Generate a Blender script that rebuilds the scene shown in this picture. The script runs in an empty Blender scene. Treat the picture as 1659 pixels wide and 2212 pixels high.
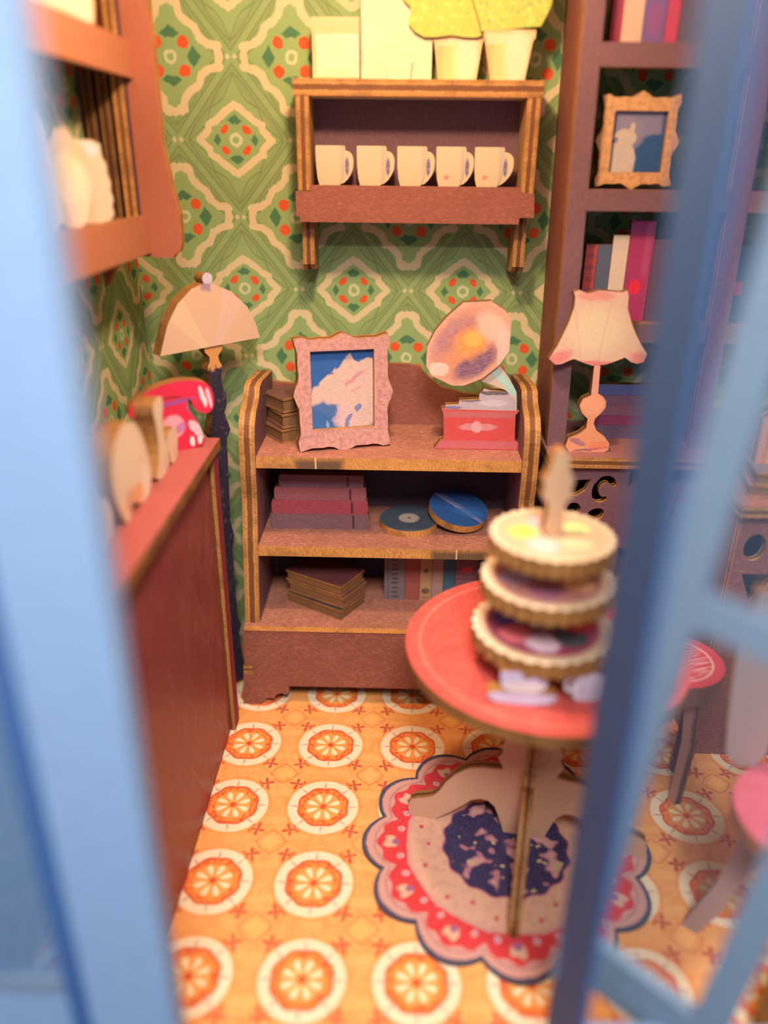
import bpy, bmesh, math, random
from math import sin, cos, pi, radians as rad
from mathutils import Matrix, Vector
from mathutils.geometry import tessellate_polygon
random.seed(7)
SC = bpy.context.scene
COL = SC.collection

# ------------------------------------------------------------------ camera, light, exposure
def make_camera():
    cd = bpy.data.cameras.new('camera'); cam = bpy.data.objects.new('camera', cd)
    COL.objects.link(cam)
    pitch, yaw, roll = rad(24.26602442), rad(-0.97594984), rad(0.65034726)
    f = Vector((sin(yaw)*cos(pitch), cos(yaw)*cos(pitch), -sin(pitch)))
    r = Vector((cos(yaw), -sin(yaw), 0)); u = r.cross(f)
    r2 = cos(roll)*r + sin(roll)*u; u2 = -sin(roll)*r + cos(roll)*u
    m = Matrix((r2, u2, -f)).transposed().to_4x4()
    m.translation = Vector((0.43696721, -1.88207932, 1.63324395))
    cam.matrix_world = m
    cd.sensor_fit = 'VERTICAL'; cd.sensor_height = 36; cd.sensor_width = 27
    cd.lens = 1688.36/2212*36
    cd.clip_start = .01; cd.clip_end = 50
    cd.dof.use_dof = True; cd.dof.focus_distance = 2.3; cd.dof.aperture_fstop = .46
    SC.camera = cam
make_camera()

W = bpy.data.worlds.new('daylight'); SC.world = W; W.use_nodes = True
bg = W.node_tree.nodes['Background']
bg.inputs[0].default_value = (.42, .64, 1.0, 1); bg.inputs[1].default_value = .40

def area(name, loc, target, size, power, col, size_y=None):
    l = bpy.data.lights.new(name, 'AREA'); l.size = size; l.energy = power; l.color = col
    if size_y: l.shape = 'RECTANGLE'; l.size_y = size_y
    o = bpy.data.objects.new(name, l); COL.objects.link(o); o.location = loc
    o.rotation_euler = (Vector(target)-Vector(loc)).to_track_quat('-Z', 'Y').to_euler()
    return o
def point(name, loc, r, power, col):
    l = bpy.data.lights.new(name, 'POINT'); l.shadow_soft_size = r; l.energy = power; l.color = col
    o = bpy.data.objects.new(name, l); COL.objects.link(o); o.location = loc
    return o
point('ceiling_lamp_light', (.38, -.40, 2.28), .06, 57, (1, .72, .49))
area('window_daylight', (.62, -2.7, 3.3), (.4, 0, .3), .8, 158, (1.0, .96, .95))

SC.view_settings.view_transform = 'Standard'; SC.view_settings.look = 'None'
SC.view_settings.gamma = 1; SC.view_settings.use_curve_mapping = False
SC.view_settings.exposure = 0.0

# ------------------------------------------------------------------ node expression helper
class G:
    """scalar expression inside one material's node tree"""
    nt = None
    def __init__(s, v): s.v = v
    @staticmethod
    def op(o, *a):
        n = G.nt.nodes.new('ShaderNodeMath'); n.operation = o
        for i, x in enumerate(a):
            x = x.v if isinstance(x, G) else x
            if isinstance(x, (int, float)): n.inputs[i].default_value = x
            else: G.nt.links.new(x, n.inputs[i])
        return G(n.outputs[0])
    def __add__(s, o): return G.op('ADD', s, o)
    __radd__ = __add__
    def __sub__(s, o): return G.op('SUBTRACT', s, o)
    def __rsub__(s, o): return G.op('SUBTRACT', o, s)
    def __mul__(s, o): return G.op('MULTIPLY', s, o)
    __rmul__ = __mul__
    def __truediv__(s, o): return G.op('DIVIDE', s, o)
    def __neg__(s): return G.op('MULTIPLY', s, -1.0)
def gabs(a): return G.op('ABSOLUTE', a)
def gmin(a, b): return G.op('MINIMUM', a, b)
def gmax(a, b): return G.op('MAXIMUM', a, b)
def gsin(a): return G.op('SINE', a)
def gcos(a): return G.op('COSINE', a)
def gsqrt(a): return G.op('SQRT', a)
def gfrac(a): return G.op('FRACT', a)
def gfloor(a): return G.op('FLOOR', a)
def glen(a, b): return gsqrt(a*a + b*b)
def gatan2(a, b): return G.op('ARCTAN2', a, b)
def inside(d, soft=.002):           # 1 where d<0
    n = G.op('MULTIPLY_ADD', d, -1.0/soft, .5); n.v.node.use_clamp = True
    return n
def cell(a, p):                     # folded coordinate around multiples of p
    return (gfrac(a/p + .5) - .5)*p

class Mat:
    def __init__(s, name, rough=.75, spec=.25):
        s.m = bpy.data.materials.new(name); s.m.use_nodes = True; s.nt = s.m.node_tree; G.nt = s.nt
        s.b = s.nt.nodes['Principled BSDF']; s.b.inputs['Roughness'].default_value = rough
        s.b.inputs['Specular IOR Level'].default_value = spec
        tc = s.nt.nodes.new('ShaderNodeTexCoord'); s.obj = tc.outputs['Object']
        sp = s.nt.nodes.new('ShaderNodeSeparateXYZ'); s.nt.links.new(s.obj, sp.inputs[0])
        s.x, s.y, s.z = G(sp.outputs[0]), G(sp.outputs[1]), G(sp.outputs[2])
        s.c = None
    def base(s, col): s.c = (*col, 1); return s
    def mix(s, fac, col, k=1.0):
        n = s.nt.nodes.new('ShaderNodeMix'); n.data_type = 'RGBA'
        if isinstance(s.c, tuple): n.inputs[6].default_value = s.c
        else: s.nt.links.new(s.c, n.inputs[6])
        if isinstance(col, tuple) or isinstance(col, list): n.inputs[7].default_value = (*col[:3], 1)
        else: s.nt.links.new(col, n.inputs[7])
        if k != 1.0: fac = fac*k
        s.nt.links.new(fac.v, n.inputs[0]); s.c = n.outputs[2]
        return s
    def noise(s, sx=20, sy=20, sz=20, detail=3, rough=.6, off=0):
        mp = s.nt.nodes.new('ShaderNodeMapping'); s.nt.links.new(s.obj, mp.inputs[0])
        mp.inputs['Scale'].default_value = (sx, sy, sz); mp.inputs['Location'].default_value = (off, off*.7, off*1.3)
        n = s.nt.nodes.new('ShaderNodeTexNoise'); s.nt.links.new(mp.outputs[0], n.inputs[0])
        n.inputs['Scale'].default_value = 1; n.inputs['Detail'].default_value = detail; n.inputs['Roughness'].default_value = rough
        return G(n.outputs[0])
    def thr(s, n, t, soft=.05): return inside(t - n, soft)
    def bump(s, h, strength=.3, dist=.002):
        n = s.nt.nodes.new('ShaderNodeBump'); n.inputs['Strength'].default_value = strength; n.inputs['Distance'].default_value = dist
        s.nt.links.new(h.v, n.inputs['Height']); s.nt.links.new(n.outputs[0], s.b.inputs['Normal'])
    def done(s):
        if isinstance(s.c, tuple): s.b.inputs['Base Color'].default_value = s.c
        else: s.nt.links.new(s.c, s.b.inputs['Base Color'])
        return s.m

def hexc(h):                         # sRGB hex -> linear
    v = [int(h[i:i+2], 16)/255 for i in (0, 2, 4)]
    return tuple(c/12.92 if c <= .04045 else ((c+.055)/1.055)**2.4 for c in v)

def fibres(m, dark, light, along='x', k=.5):
    """fine wood fibre speckle of a printed plywood face"""
    a, b = (60, 900) if along == 'x' else (900, 60)
    n = m.noise(a, 300, b, 2, .7); m.mix(m.thr(n, .52, .2), dark, k)
    n2 = m.noise(a*1.3, 300, b*1.2, 1, .5, 5); m.mix(m.thr(n2, .63, .08), light, k*.8)
    n3 = m.noise(9, 9, 9, 3, .6, 9); m.mix(m.thr(n3, .5, .5), dark, k*.45)
    m.bump(n, .25, .0015)

CACHE = {}
def wood(name, col, along='x', dk=.55, lt=1.5, k=.55):
    key = ('w', name, along)
    if key not in CACHE:
        m = Mat(name+'_'+along, .7, .3).base(col)
        fibres(m, tuple(c*dk for c in col), tuple(min(1, c*lt+.03) for c in col), along, k)
        CACHE[key] = m.done()
    return CACHE[key]
def ply(T, tone=1.0, flat=False, burn=()):
    """laser cut plywood edge: pale outer veneers, burnt middle layer, across local y"""
    key = ('p', round(T, 4), tone, flat, burn)
    if key not in CACHE:
        m = Mat('plywood_edge', .65, .3).base(tuple(c*tone for c in (.50, .22, .055)))
        w = m.noise(30, 30, 30, 2, .5)
        t = m.y/T + (w-.5)*.12
        if not flat:
            m.mix(inside(gabs(t-.5)-.17, .08), tuple(c*tone for c in (.19, .065, .018)))
            m.mix(inside(gabs(gabs(t-.5)-.24)-.03, .04), tuple(c*tone for c in (.62, .34, .12)), .8)
        n = m.noise(350, 90, 350, 2, .6, 3); m.mix(m.thr(n, .55, .15), tuple(c*tone for c in (.14, .05, .018)), .5)
        n = m.noise(14, 14, 14, 2, .6, 7); m.mix(m.thr(n, .6, .2), tuple(c*tone for c in (.12, .05, .02)), .5)
        for cx, hw in burn:
            m.mix(inside(gmax(gabs(m.x-cx)-hw+(n-.5)*.06, .006-m.y), .02), (.05, .035, .03), .8)
            m.mix(inside(gabs(m.x-cx+.01)-.002, .002), (.75, .5, .2), .9)
        m.bump(n, .2, .001)
        CACHE[key] = m.done()
    return CACHE[key]

# ------------------------------------------------------------------ geometry helpers
ROT = {'front': Matrix.Identity(4), 'top': Matrix.Rotation(-pi/2, 4, 'X'),
       'right': Matrix.Rotation(pi/2, 4, 'Z'), 'left': Matrix.Rotation(-pi/2, 4, 'Z'),
       'back': Matrix.Rotation(pi, 4, 'Z')}
def link(o, parent=None):
    COL.objects.link(o)
    if parent is not None: o.parent = parent
    return o
def slab_mesh(name, pts, T, mats, holes=(), bevel=0):
    """plate: outline in local x,z, printed face at y=0, thickness to y=T"""
    loops = [list(pts)] + [list(h) for h in holes]
    area2 = lambda p: sum(p[i][0]*p[(i+1) % len(p)][1]-p[(i+1) % len(p)][0]*p[i][1] for i in range(len(p)))
    for i, l in enumerate(loops):
        if (area2(l) > 0) != (i == 0): l.reverse()
    tris = tessellate_polygon([[Vector((x, z, 0)) for x, z in l] for l in loops])
    flat = [p for l in loops for p in l]; n = len(flat)
    V = [(x, 0, z) for x, z in flat] + [(x, T, z) for x, z in flat]
    F, M = [], []
    for a, b, c in tris:
        (ax, az), (bx, bz), (cx, cz) = flat[a], flat[b], flat[c]
        if (bx-ax)*(cz-az)-(bz-az)*(cx-ax) < 0: b, c = c, b
        F.append((a, b, c)); M.append(0); F.append((n+a, n+c, n+b)); M.append(2 if len(mats) > 2 else 0)
    k = 0
    for l in loops:
        for i in range(len(l)):
            j = (i+1) % len(l); F.append((k+i, k+n+i, k+n+j, k+j)); M.append(1)
        k += len(l)
    me = bpy.data.meshes.new(name); me.from_pydata(V, [], F)
    for m in mats: me.materials.append(m)
    me.polygons.foreach_set('material_index', M); me.update()
    return me
def slab(name, pts, T, mf, me, parent=None, loc=(0, 0, 0), face='front', rz=0, tilt=0, holes=(), mb=None, lean=0):
    mesh = slab_mesh(name, pts, T, [mf, me] + ([mb] if mb else []), holes)
    o = bpy.data.objects.new(name, mesh); link(o, parent)
    M = Matrix.Rotation(rad(rz), 4, 'Z') @ ROT[face] @ Matrix.Rotation(rad(lean), 4, 'Y') @ Matrix.Rotation(rad(tilt), 4, 'X')
    o.matrix_local = Matrix.Translation(loc) @ M
    return o
def rect(x0, x1, z0, z1): return [(x0, z0), (x1, z0), (x1, z1), (x0, z1)]
def board(name, x0, x1, y0, y1, z0, z1, mf, parent=None, face='top', me=None, mb=None):
    """axis aligned board; printed faces on the given side, plywood on the four edges"""
    if face == 'top':
        T = z1-z0; return slab(name, rect(x0, x1, y0, y1), T, mf, me or ply(T), parent, (0, 0, z1), 'top', mb=mb)
    if face == 'front':
        T = y1-y0; return slab(name, rect(x0, x1, z0, z1), T, mf, me or ply(T), parent, (0, y0, 0), 'front', mb=mb)
    if face == 'right':
        T = x1-x0; return slab(name, rect(y0, y1, z0, z1), T, mf, me or ply(T), parent, (x1, 0, 0), 'right', mb=mb)
    T = x1-x0; return slab(name, rect(-y1, -y0, z0, z1), T, mf, me or ply(T), parent, (x0, 0, 0), 'left', mb=mb)
def arc(cx, cz, rx, rz, a0, a1, n=10):
    return [(cx+rx*cos(rad(a0+(a1-a0)*i/n)), cz+rz*sin(rad(a0+(a1-a0)*i/n))) for i in range(n+1)]
def circ(cx, cz, r, n=20, rz=None): return arc(cx, cz, r, rz or r, 0, 360, n)[:-1]
def smooth(pts, it=2):
    for _ in range(it):
        q = []
        for i in range(len(pts)):
            a, b = pts[i], pts[(i+1) % len(pts)]
            q += [(a[0]*.75+b[0]*.25, a[1]*.75+b[1]*.25), (a[0]*.25+b[0]*.75, a[1]*.25+b[1]*.75)]
        pts = q
    return pts
def thing(name, label, cat, loc=(0, 0, 0), rz=0, group=None):
    o = bpy.data.objects.new(name, None); COL.objects.link(o); o.empty_display_size = .05
    o.location = loc; o.rotation_euler = (0, 0, rad(rz)); return tag(o, label, cat, group)
def tag(o, label, cat, group=None):
    o['label'] = label; o['category'] = cat
    if group: o['group'] = group
    return o
def struct(o): o['kind'] = 'structure'; return o
def local(o, parent):                # parent keeps world coordinates of the part's numbers
    return o
def relparts(root):                  # parts written in world numbers: undo the root's offset
    bpy.context.view_layer.update()
    inv = root.matrix_world.inverted()
    for c in root.children: c.matrix_local = inv @ c.matrix_local

# ------------------------------------------------------------------ colours
BROWN = (.20, .085, .065); PURPLE = (.12, .055, .075); PINKW = (.33, .15, .12); RED = (.42, .065, .05)
def brown(a='x'): return wood('brown_stained_wood', (.31, .10, .062), a, .42, 1.9, .8)
def purple(a='x'): return wood('purple_brown_wood', (.22, .10, .11), a)
def darkp(a='x'): return wood('dark_plum_wood', (.10, .045, .06), a)
def shelfw(a='x'): return wood('rosy_shelf_wood', (.52, .20, .125), a, .38, 1.8, 1.0)
def crimson(a='x'): return wood('crimson_stained_wood', (.27, .035, .05), a, .6, 2.0, .5)
def rose(a='x'): return wood('rose_red_wood', (.42, .10, .085), a, .7, 1.35, .4)
def cream(a='x'): return wood('cream_print', (.80, .66, .46), a, .8, 1.15, .4)
def plain(name, col, rough=.7, sp=.3):
    key = ('c', name)
    if key not in CACHE:
        m = Mat(name, rough, sp).base(col); n = m.noise(40, 40, 40, 3, .6)
        m.mix(m.thr(n, .5, .4), tuple(c*.75 for c in col), .5); CACHE[key] = m.done()
    return CACHE[key]

# ------------------------------------------------------------------ floor, walls, printed patterns
def floor_mat():
    m = Mat('printed_floor', .6, .3).base((.88, .39, .115))
    n = m.noise(30, 30, 30, 4, .65); m.mix(m.thr(n, .52, .25), (.80, .27, .05), .7)
    wx = (m.noise(70, 70, 70, 2, .6, 2)-.5)*.006; wz = (m.noise(70, 70, 70, 2, .6, 8)-.5)*.006
    P = .25
    cx, cz = cell(m.x - P/2, P), cell(m.z - P/2, P)          # corner ornaments
    ax, az = gabs(cx)+wx, gabs(cz)+wz
    d8 = gabs((ax+az)*.72 + gmax(ax, az)*.3 - .040); m.mix(inside(d8-.0022, .003), (.66, .12, .03), .75)
    m.mix(inside((ax+az)-.026, .006), (.95, .46, .12), .7)
    sx, sz = ax-.043, az-.040
    r = glen(sx, sz); th = gatan2(sz, sx)
    star = r - (.0125 + .0085*gsin(th*4.0+.8)); m.mix(inside(star, .005), (.50, .05, .03), .9)
    for ox, oz in ((.064, .036), (.038, .060), (.056, .054)):
        m.mix(inside(glen(ax-ox, az-oz)-.005, .003), (.60, .055, .025), .85)
    m.mix(inside(gmax(gabs(ax)-.03, gabs(az-.073)-.012), .006), (.95, .50, .16), .35)
    x, z = cell(m.x, P)+wx*.5, cell(m.z, P)+wz*.5
    r = glen(x, z); th = gatan2(z, x); s4 = gabs(gsin(th*4.0))
    m.mix(inside(gabs(r-.1035)-.0018, .003), (.78, .22, .04), .6)
    m.mix(inside(r-.0965, .0025), (.88, .70, .46))
    R1 = .0675 + s4*.0055
    spike = s4 - (.0945-r)*9.0
    m.mix(inside(gmax(spike, gmax(r-.094, .06-r)), .12), (.42, .05, .05), .8)
    m.mix(inside(r-R1, .0025), (.70, .08, .02))
    n = m.noise(95, 95, 95, 1, .5, 4)
    m.mix(inside(gmax(r-R1+.0065, .036-r), .003)*m.thr(n, .45, .15), (.86, .25, .035))
    m.mix(inside(r-.048-s4*.002, .004), (.87, .33, .07))
    t = (gfrac(th/(pi/4)) - .5)*(pi/4)
    pr, pt = r*gcos(t)-.0315, r*gsin(t)
    m.mix(inside(glen(pr/.0155, pt/(.0068+pr*.18))-1.0, .25), (.90, .72, .42))
    m.mix(inside(r-.009, .003), (.66, .06, .02))
    f = m.noise(500, 500, 100, 2, .6, 6); m.mix(m.thr(f, .58, .2), (.92, .55, .28), .25); m.bump(f, .2, .001)
    return m.done()

def wallpaper(name, x0, z0):
    m = Mat(name, .75, .2).base((.31, .385, .14))
    n = m.noise(9, 9, 9, 3, .6); m.mix(m.thr(n, .5, .4), (.22, .36, .13), .8)
    X, Z = m.x-x0, m.z-z0
    wx = (m.noise(55, 55, 55, 2, .6, 2)-.5)*.010; wz = (m.noise(55, 55, 55, 2, .6, 8)-.5)*.010
    hx, hz = .1644, .2035
    a, b = (X/hx + Z/hz)*.5, (X/hx - Z/hz)*.5
    fa, fb = gfrac(a+.5)-.5, gfrac(b+.5)-.5
    row = gabs(gfrac((gfloor(a+.5)-gfloor(b+.5))*.5))*2.0      # 1 on odd rows
    A = inside(.5-row, .1)
    lerp = lambda p, q: p + A*(q-p)                             # p even rows (large), q odd rows (small)
    x, z = gabs((fa+fb)*hx)+wx, gabs((fa-fb)*hz)+wz
    x0f = fa+fb
    D = 2.0*gmax(gabs(fa), gabs(fb))                            # 1 on the diamond grid
    DK = (.115, .10, .05)
    # olive bands and thin pencil leaf loops along them
    t = gabs(x0f)/gmax(D, .05)
    w2 = gabs(gsin(t*6.2832))
    m.mix(inside(gabs(D-.84)-.10, .12), (.20, .27, .10), .5)
    m.mix(inside(gabs(D-.92)-.010, .022), DK, .6)
    m.mix(inside(gabs(D-.815-.05*w2)-.009, .022), DK, .5)
    m.mix(inside(gabs(D-.795+.10*w2)-.010, .022), DK, .6)
    def seg(p, q, r0):
        dx, dz = q[0]-p[0], q[1]-p[1]; L = dx*dx+dz*dz
        ex, ez = x-p[0], z-p[1]
        h = G.op('MULTIPLY_ADD', ex, dx/L, ez*(dz/L)); h.v.node.use_clamp = True
        return glen(ex-h*dx, ez-h*dz)-r0
    def poly(pp, r0):
        d = None
        for p, q in zip(pp, pp[1:]):
            e = seg(p, q, r0); d = e if d is None else gmin(d, e)
        return d
    dB = poly([(.131, 0), (.126, .026), (.104, .029), (.082, .043), (.070, .070), (.046, .084), (.030, .102), (.026, .128), (0, .134)], .0102)
    dB = gmin(dB, glen(x-.131, z-.024)-.011); dB = gmin(dB, glen(x-.017, z-.130)-.014)
    dA = poly([(.101, 0), (.076, .024), (.074, .038), (.053, .048), (.038, .062), (.020, .075), (0, .088)], .0098)
    dA = gmin(dA, glen(x-.012, z-.082)-.010)
    m.mix(inside(lerp(dB, dA), .004), (.68, .53, .30), .95)
    m.mix(inside(glen(gabs((gabs(fa+fb)-1.0)*hx)-.010, z)-.006, .006), (.62, .56, .33), .9)
    # dark green hearts and red spots
    GD = (.035, .15, .065); RS = (.72, .075, .012)
    hzc, hxc = lerp(.055, .049), lerp(.062, .053)
    e = gabs(z-hzc)*.9+x*.65; m.mix(inside(gmax(e-lerp(.0175, .0135), hzc-.008-z-x*.25), .005), GD, .9)
    e = gabs(x-hxc)*.9+z*.60; m.mix(inside(e-lerp(.0165, .0095), .005), GD, .9)
    rx, rz = x-lerp(.036, .031), z-lerp(.034, .026)
    pu, pv = (rx-rz)*.707, (rx+rz)*.707
    m.mix(inside(glen(pu/lerp(.0155, .0135), pv/lerp(.0150, .0095))-1.0, .22), RS)
    m.mix(inside(gabs(glen(x, z)-.0135)-.0045, .004), (.60, .58, .32), .9)
    f = m.noise(600, 300, 600, 2, .6, 6); m.mix(m.thr(f, .56, .2), (.45, .52, .28), .18); m.bump(f, .25, .001)
    return m.done()
WALL_B = wallpaper('green_wallpaper', -.1974, 1.8829)
struct(slab('floor', rect(-.6, 2.0, -1.15, .56), .02, floor_mat(), ply(.02), face='top', loc=(0, 0, 0)))
o = struct(slab('wall_back', rect(-.36, 1.85, 0, 2.42), .02, WALL_B, ply(.02), loc=(0, .545, 0)))
WALL_L = wallpaper('green_wallpaper_side', .165, .97)
struct(slab('wall_left', rect(-1.02, .545, 0, 2.42), .02, WALL_L, ply(.02), face='right', loc=(-.35, 0, 0)))
struct(slab('wall_right', rect(-.545, 1.02, 0, 2.42), .02, WALL_L, ply(.02), face='left', loc=(1.82, 0, 0)))
struct(slab('ceiling', rect(-.37, 1.84, -1.02, .565), .02, plain('ceiling_board', (.6, .5, .38)), ply(.02), face='top', loc=(0, 0, 2.44)))

# ------------------------------------------------------------------ blue front frame and window
BLUE = plain('blue_painted_wood', (.27, .39, .56), .7, .2)
BLUE_SHADED = plain('shaded_blue_painted_wood', (.055, .13, .30), .7, .2)  # same blue paint with shade put into the colour, for jamb and reveal
GREYB = plain('grey_blue_painted_wood', (.20, .27, .345), .7, .2)
def glass(name, tint=(.8, .9, 1.0), a=.14):
    m = bpy.data.materials.new(name); m.use_nodes = True; nt = m.node_tree; nt.nodes.clear()
    out = nt.nodes.new('ShaderNodeOutputMaterial'); t = nt.nodes.new('ShaderNodeBsdfTransparent'); t.inputs[0].default_value = (*tint, 1)
    g = nt.nodes.new('ShaderNodeBsdfPrincipled'); g.inputs['Base Color'].default_value = (.35, .5, .7, 1); g.inputs['Roughness'].default_value = .12
    mx = nt.nodes.new('ShaderNodeMixShader'); mx.inputs[0].default_value = a
    nt.links.new(t.outputs[0], mx.inputs[1]); nt.links.new(g.outputs[0], mx.inputs[2]); nt.links.new(mx.outputs[0], out.inputs[0])
    return m
fr = struct(bpy.data.objects.new('window_1', None)); COL.objects.link(fr); fr.location = (0, -1.1, 0)
board('frame_post', -.026, .102, -1.10, -1.055, 0, 2.44, BLUE, fr, 'front', me=BLUE)
board('frame_reveal', -.058, -.026, -1.10, -1.06, 0, 2.44, BLUE_SHADED, fr, 'front', me=BLUE_SHADED)
board('window_rail', -.60, -.058, -1.085, -1.065, .43, .465, GREYB, fr, 'front', me=GREYB)
board('window_rail', -.60, -.058, -1.085, -1.065, 1.62, 1.66, BLUE, fr, 'front', me=BLUE)
board('window_panel', -.60, -.058, -1.085, -1.06, 0, .43, BLUE, fr, 'front', me=BLUE)
board('window_stile', -.60, -.56, -1.09, -1.05, 0, 2.44, BLUE, fr, 'front', me=BLUE)
board('window_pane', -.56, -.058, -1.078, -1.074, .465, 1.62, glass('tinted_pane', (.74, .86, 1), .3), fr, 'front', me=BLUE)
relparts(fr)
dr = struct(bpy.data.objects.new('door_1', None)); COL.objects.link(dr); dr.location = (.75, -1.1, 0)
board('door_jamb', .738, .746, -1.10, -.93, 0, 2.44, BLUE_SHADED, dr, 'left', me=BLUE_SHADED)
board('facade_panel', .757, 1.95, -1.09, -1.06, 0, .36, BLUE, dr, 'front', me=BLUE)
board('light_cutoff_board', -.60, 1.95, -1.10, -1.06, 2.22, 2.44, BLUE, dr, 'front', me=BLUE)  # unseen board, added to keep front daylight off the upper back wall
relparts(dr)
# open casement leaf, hinged in front of the jamb
lf = struct(bpy.data.objects.new('window_2', None)); COL.objects.link(lf); lf.location = (.722, -.935, 0); lf.rotation_euler = (0, rad(4.9), rad(-40))
def lp(name, x0, x1, z0, z1, m, y0=0, y1=.022): return board(name, x0, x1, y0, y1, z0, z1, m, lf, 'front', me=m)
lp('casement_stile', -.018, .038, .30, 2.3, GREYB); lp('casement_stile', .205, .257, .30, 2.3, GREYB)
lp('casement_rail', .038, .205, .345, .452, GREYB); lp('casement_rail', .038, .205, 2.24, 2.3, GREYB)
lp('casement_muntin', .038, .205, 1.09, 1.145, GREYB, .004, .018)
lp('window_pane', .038, .205, .452, 1.09, glass('clear_pane', (.97, .99, 1), .03), .009, .012)
lp('window_pane', .038, .205, 1.145, 2.24, glass('clear_pane_top', (.90, .95, 1), .05), .009, .012)

# ------------------------------------------------------------------ bookcase
bc = thing('bookcase', 'low brown wooden bookcase with three shelves and scalloped back against the green wall', 'bookcase', (.41, .36, 0))
side = [(.20, .29), (.20, .60), (.205, .64), (.205, .74), (.193, .80), (.185, .92), (.192, .955), (.215, .985), (.25, 1.0), (.275, 1.015), (.29, 1.04), (.33, 1.045), (.52, 1.03), (.52, .29)]
sl = slab('side_panel', side, .045, purple('z'), ply(.045), bc, (.016, 0, 0), 'right'); 
sl.matrix_local = Matrix.Translation((.016, 0, 0)) @ Matrix.Translation((0, 0, .30)) @ Matrix.Rotation(rad(2.0), 4, 'Y') @ Matrix.Translation((0, 0, -.30)) @ ROT['right']
sr = slab('side_panel', side, .045, purple('z'), ply(.045), bc, (.838, 0, 0), 'right')
sr.matrix_local = Matrix.Translation((.845, 0, 0)) @ Matrix.Translation((0, 0, .30)) @ Matrix.Rotation(rad(-1.0), 4, 'Y') @ Matrix.Translation((0, 0, -.30)) @ ROT['right']
board('shelf', .025, .795, .20, .52, .825, .86, shelfw(), bc, 'top', me=ply(.035, 1.15, True, ((.215, .07),)))
board('shelf', .012, .80, .205, .52, .54, .573, shelfw(), bc, 'top', me=ply(.033, 1.15, True, ((.63, .085),)))
board('shelf', -.03, .84, .183, .52, .287, .305, shelfw(), bc, 'top', me=ply(.018, 1.4, True))
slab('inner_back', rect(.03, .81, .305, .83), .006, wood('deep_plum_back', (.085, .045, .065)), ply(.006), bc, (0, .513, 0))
slab('back_panel', [(.0, .29), (.82, .29), (.82, .965), (.74, .955), (.64, .965), (.57, .985), (.53, 1.015), (.50, 1.045), (.47, 1.055), (.36, 1.057), (.32, 1.05), (.28, 1.02), (.22, .99), (.12, .985), (.03, .995), (.0, .98)],
     .018, wood('back_brown_wood', (.32, .10, .06), 'x', .5, 1.7, .8), ply(.018), bc, (0, .521, 0))
sk = [(-.052, 0), (-.005, 0), (.012, .008), (.02, .022), (.034, .026), (.05, .024), (.058, .04), (.075, .046), (.09, .04), (.10, .052), (.098, .075), (.72, .075), (.718, .052), (.73, .04), (.745, .046), (.76, .04), (.77, .024), (.79, .026), (.80, .022), (.81, .008), (.825, 0), (.865, 0), (.862, .287), (-.036, .287), (-.038, .152), (-.014, .152), (-.014, .118), (-.045, .118)]
slab('skirting', sk, .022, brown(), ply(.022), bc, (0, .188, 0))
board('shelf_tab', -.044, -.014, .19, .23, .120, .150, brown(), bc, 'top')
board('plinth_side', -.035, -.012, .21, .52, 0, .287, darkp(), bc, 'left'); board('plinth_side', .83, .852, .21, .52, 0, .287, darkp(), bc, 'right')
relparts(bc)

# ------------------------------------------------------------------ wall shelf with cups
ws = thing('wall_shelf', 'small plywood wall shelf with open plum niche, fascia and two brackets', 'shelf', (.47, .47, 1.5))
board('top_board', .150, .796, .40, .545, 1.783, 1.822, cream(), ws, 'top', me=ply(.039))
board('side_panel', .156, .190, .402, .545, 1.555, 1.783, wood('honey_veneer', (.45, .24, .09)), ws, 'right', me=ply(.034))
board('side_panel', .757, .791, .402, .545, 1.545, 1.783, wood('honey_veneer', (.45, .24, .09)), ws, 'right', me=ply(.034))
board('back_panel', .19, .757, .533, .545, 1.53, 1.783, purple('z'), ws, 'front')
board('shelf_board', .19, .757, .405, .533, 1.52, 1.556, darkp(), ws, 'top')
slab('fascia', [(.150, 1.553), (.190, 1.553), (.190, 1.569), (.752, 1.569), (.752, 1.557), (.792, 1.553), (.796, 1.493), (.756, 1.493), (.756, 1.476), (.160, 1.476), (.160, 1.49), (.150, 1.49)], .018, wood('fascia_brown_wood', (.32, .10, .065), 'x', .6, 1.9, .7), ply(.018), ws, (0, .386, 0))
for x in (.160, .752):
    slab('bracket', [(.43, 1.50), (.43, 1.36), (.445, 1.345), (.545, 1.335), (.545, 1.50)], .033, wood('honey_veneer', (.45, .24, .09)), ply(.033, .8), ws, (x+.033, 0, 0), 'right')
relparts(ws)

def cup_print(tone, handle=False):
    m = Mat('white_cup_print', .6, .3).base((.66, .50, .31))
    if handle: m.mix(inside(glen((m.x-.0855)/.0055, (m.z-.060)/.022)-1, .4), (.10, .09, .22), .9)
    else:
        m.mix(inside(gabs(m.x-.073)-.004, .012), (.36, .27, .36), .6)
        m.mix(inside(gabs(m.z-.097)-.002, .004), (.55, .45, .42), .35)
    if tone: m.mix(inside(glen((m.x-.03)/.007, (m.z-.035)/.006)-1, .6), (.7, .1, .15), .7)
    n = m.noise(40, 300, 300, 2); m.mix(m.thr(n, .56, .2), (.66, .52, .34), .4)
    return m.done()
cph = cup_print(0, True)
cp0, cp1 = cup_print(0), cup_print(1)
cuplab = ['white cup at the left end of the row in the wall shelf', 'second white cup from the left in the wall shelf', 'middle white cup of the five in the wall shelf', 'fourth white cup from the left in the wall shelf', 'rightmost white cup with a large ear handle in the wall shelf']
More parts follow.
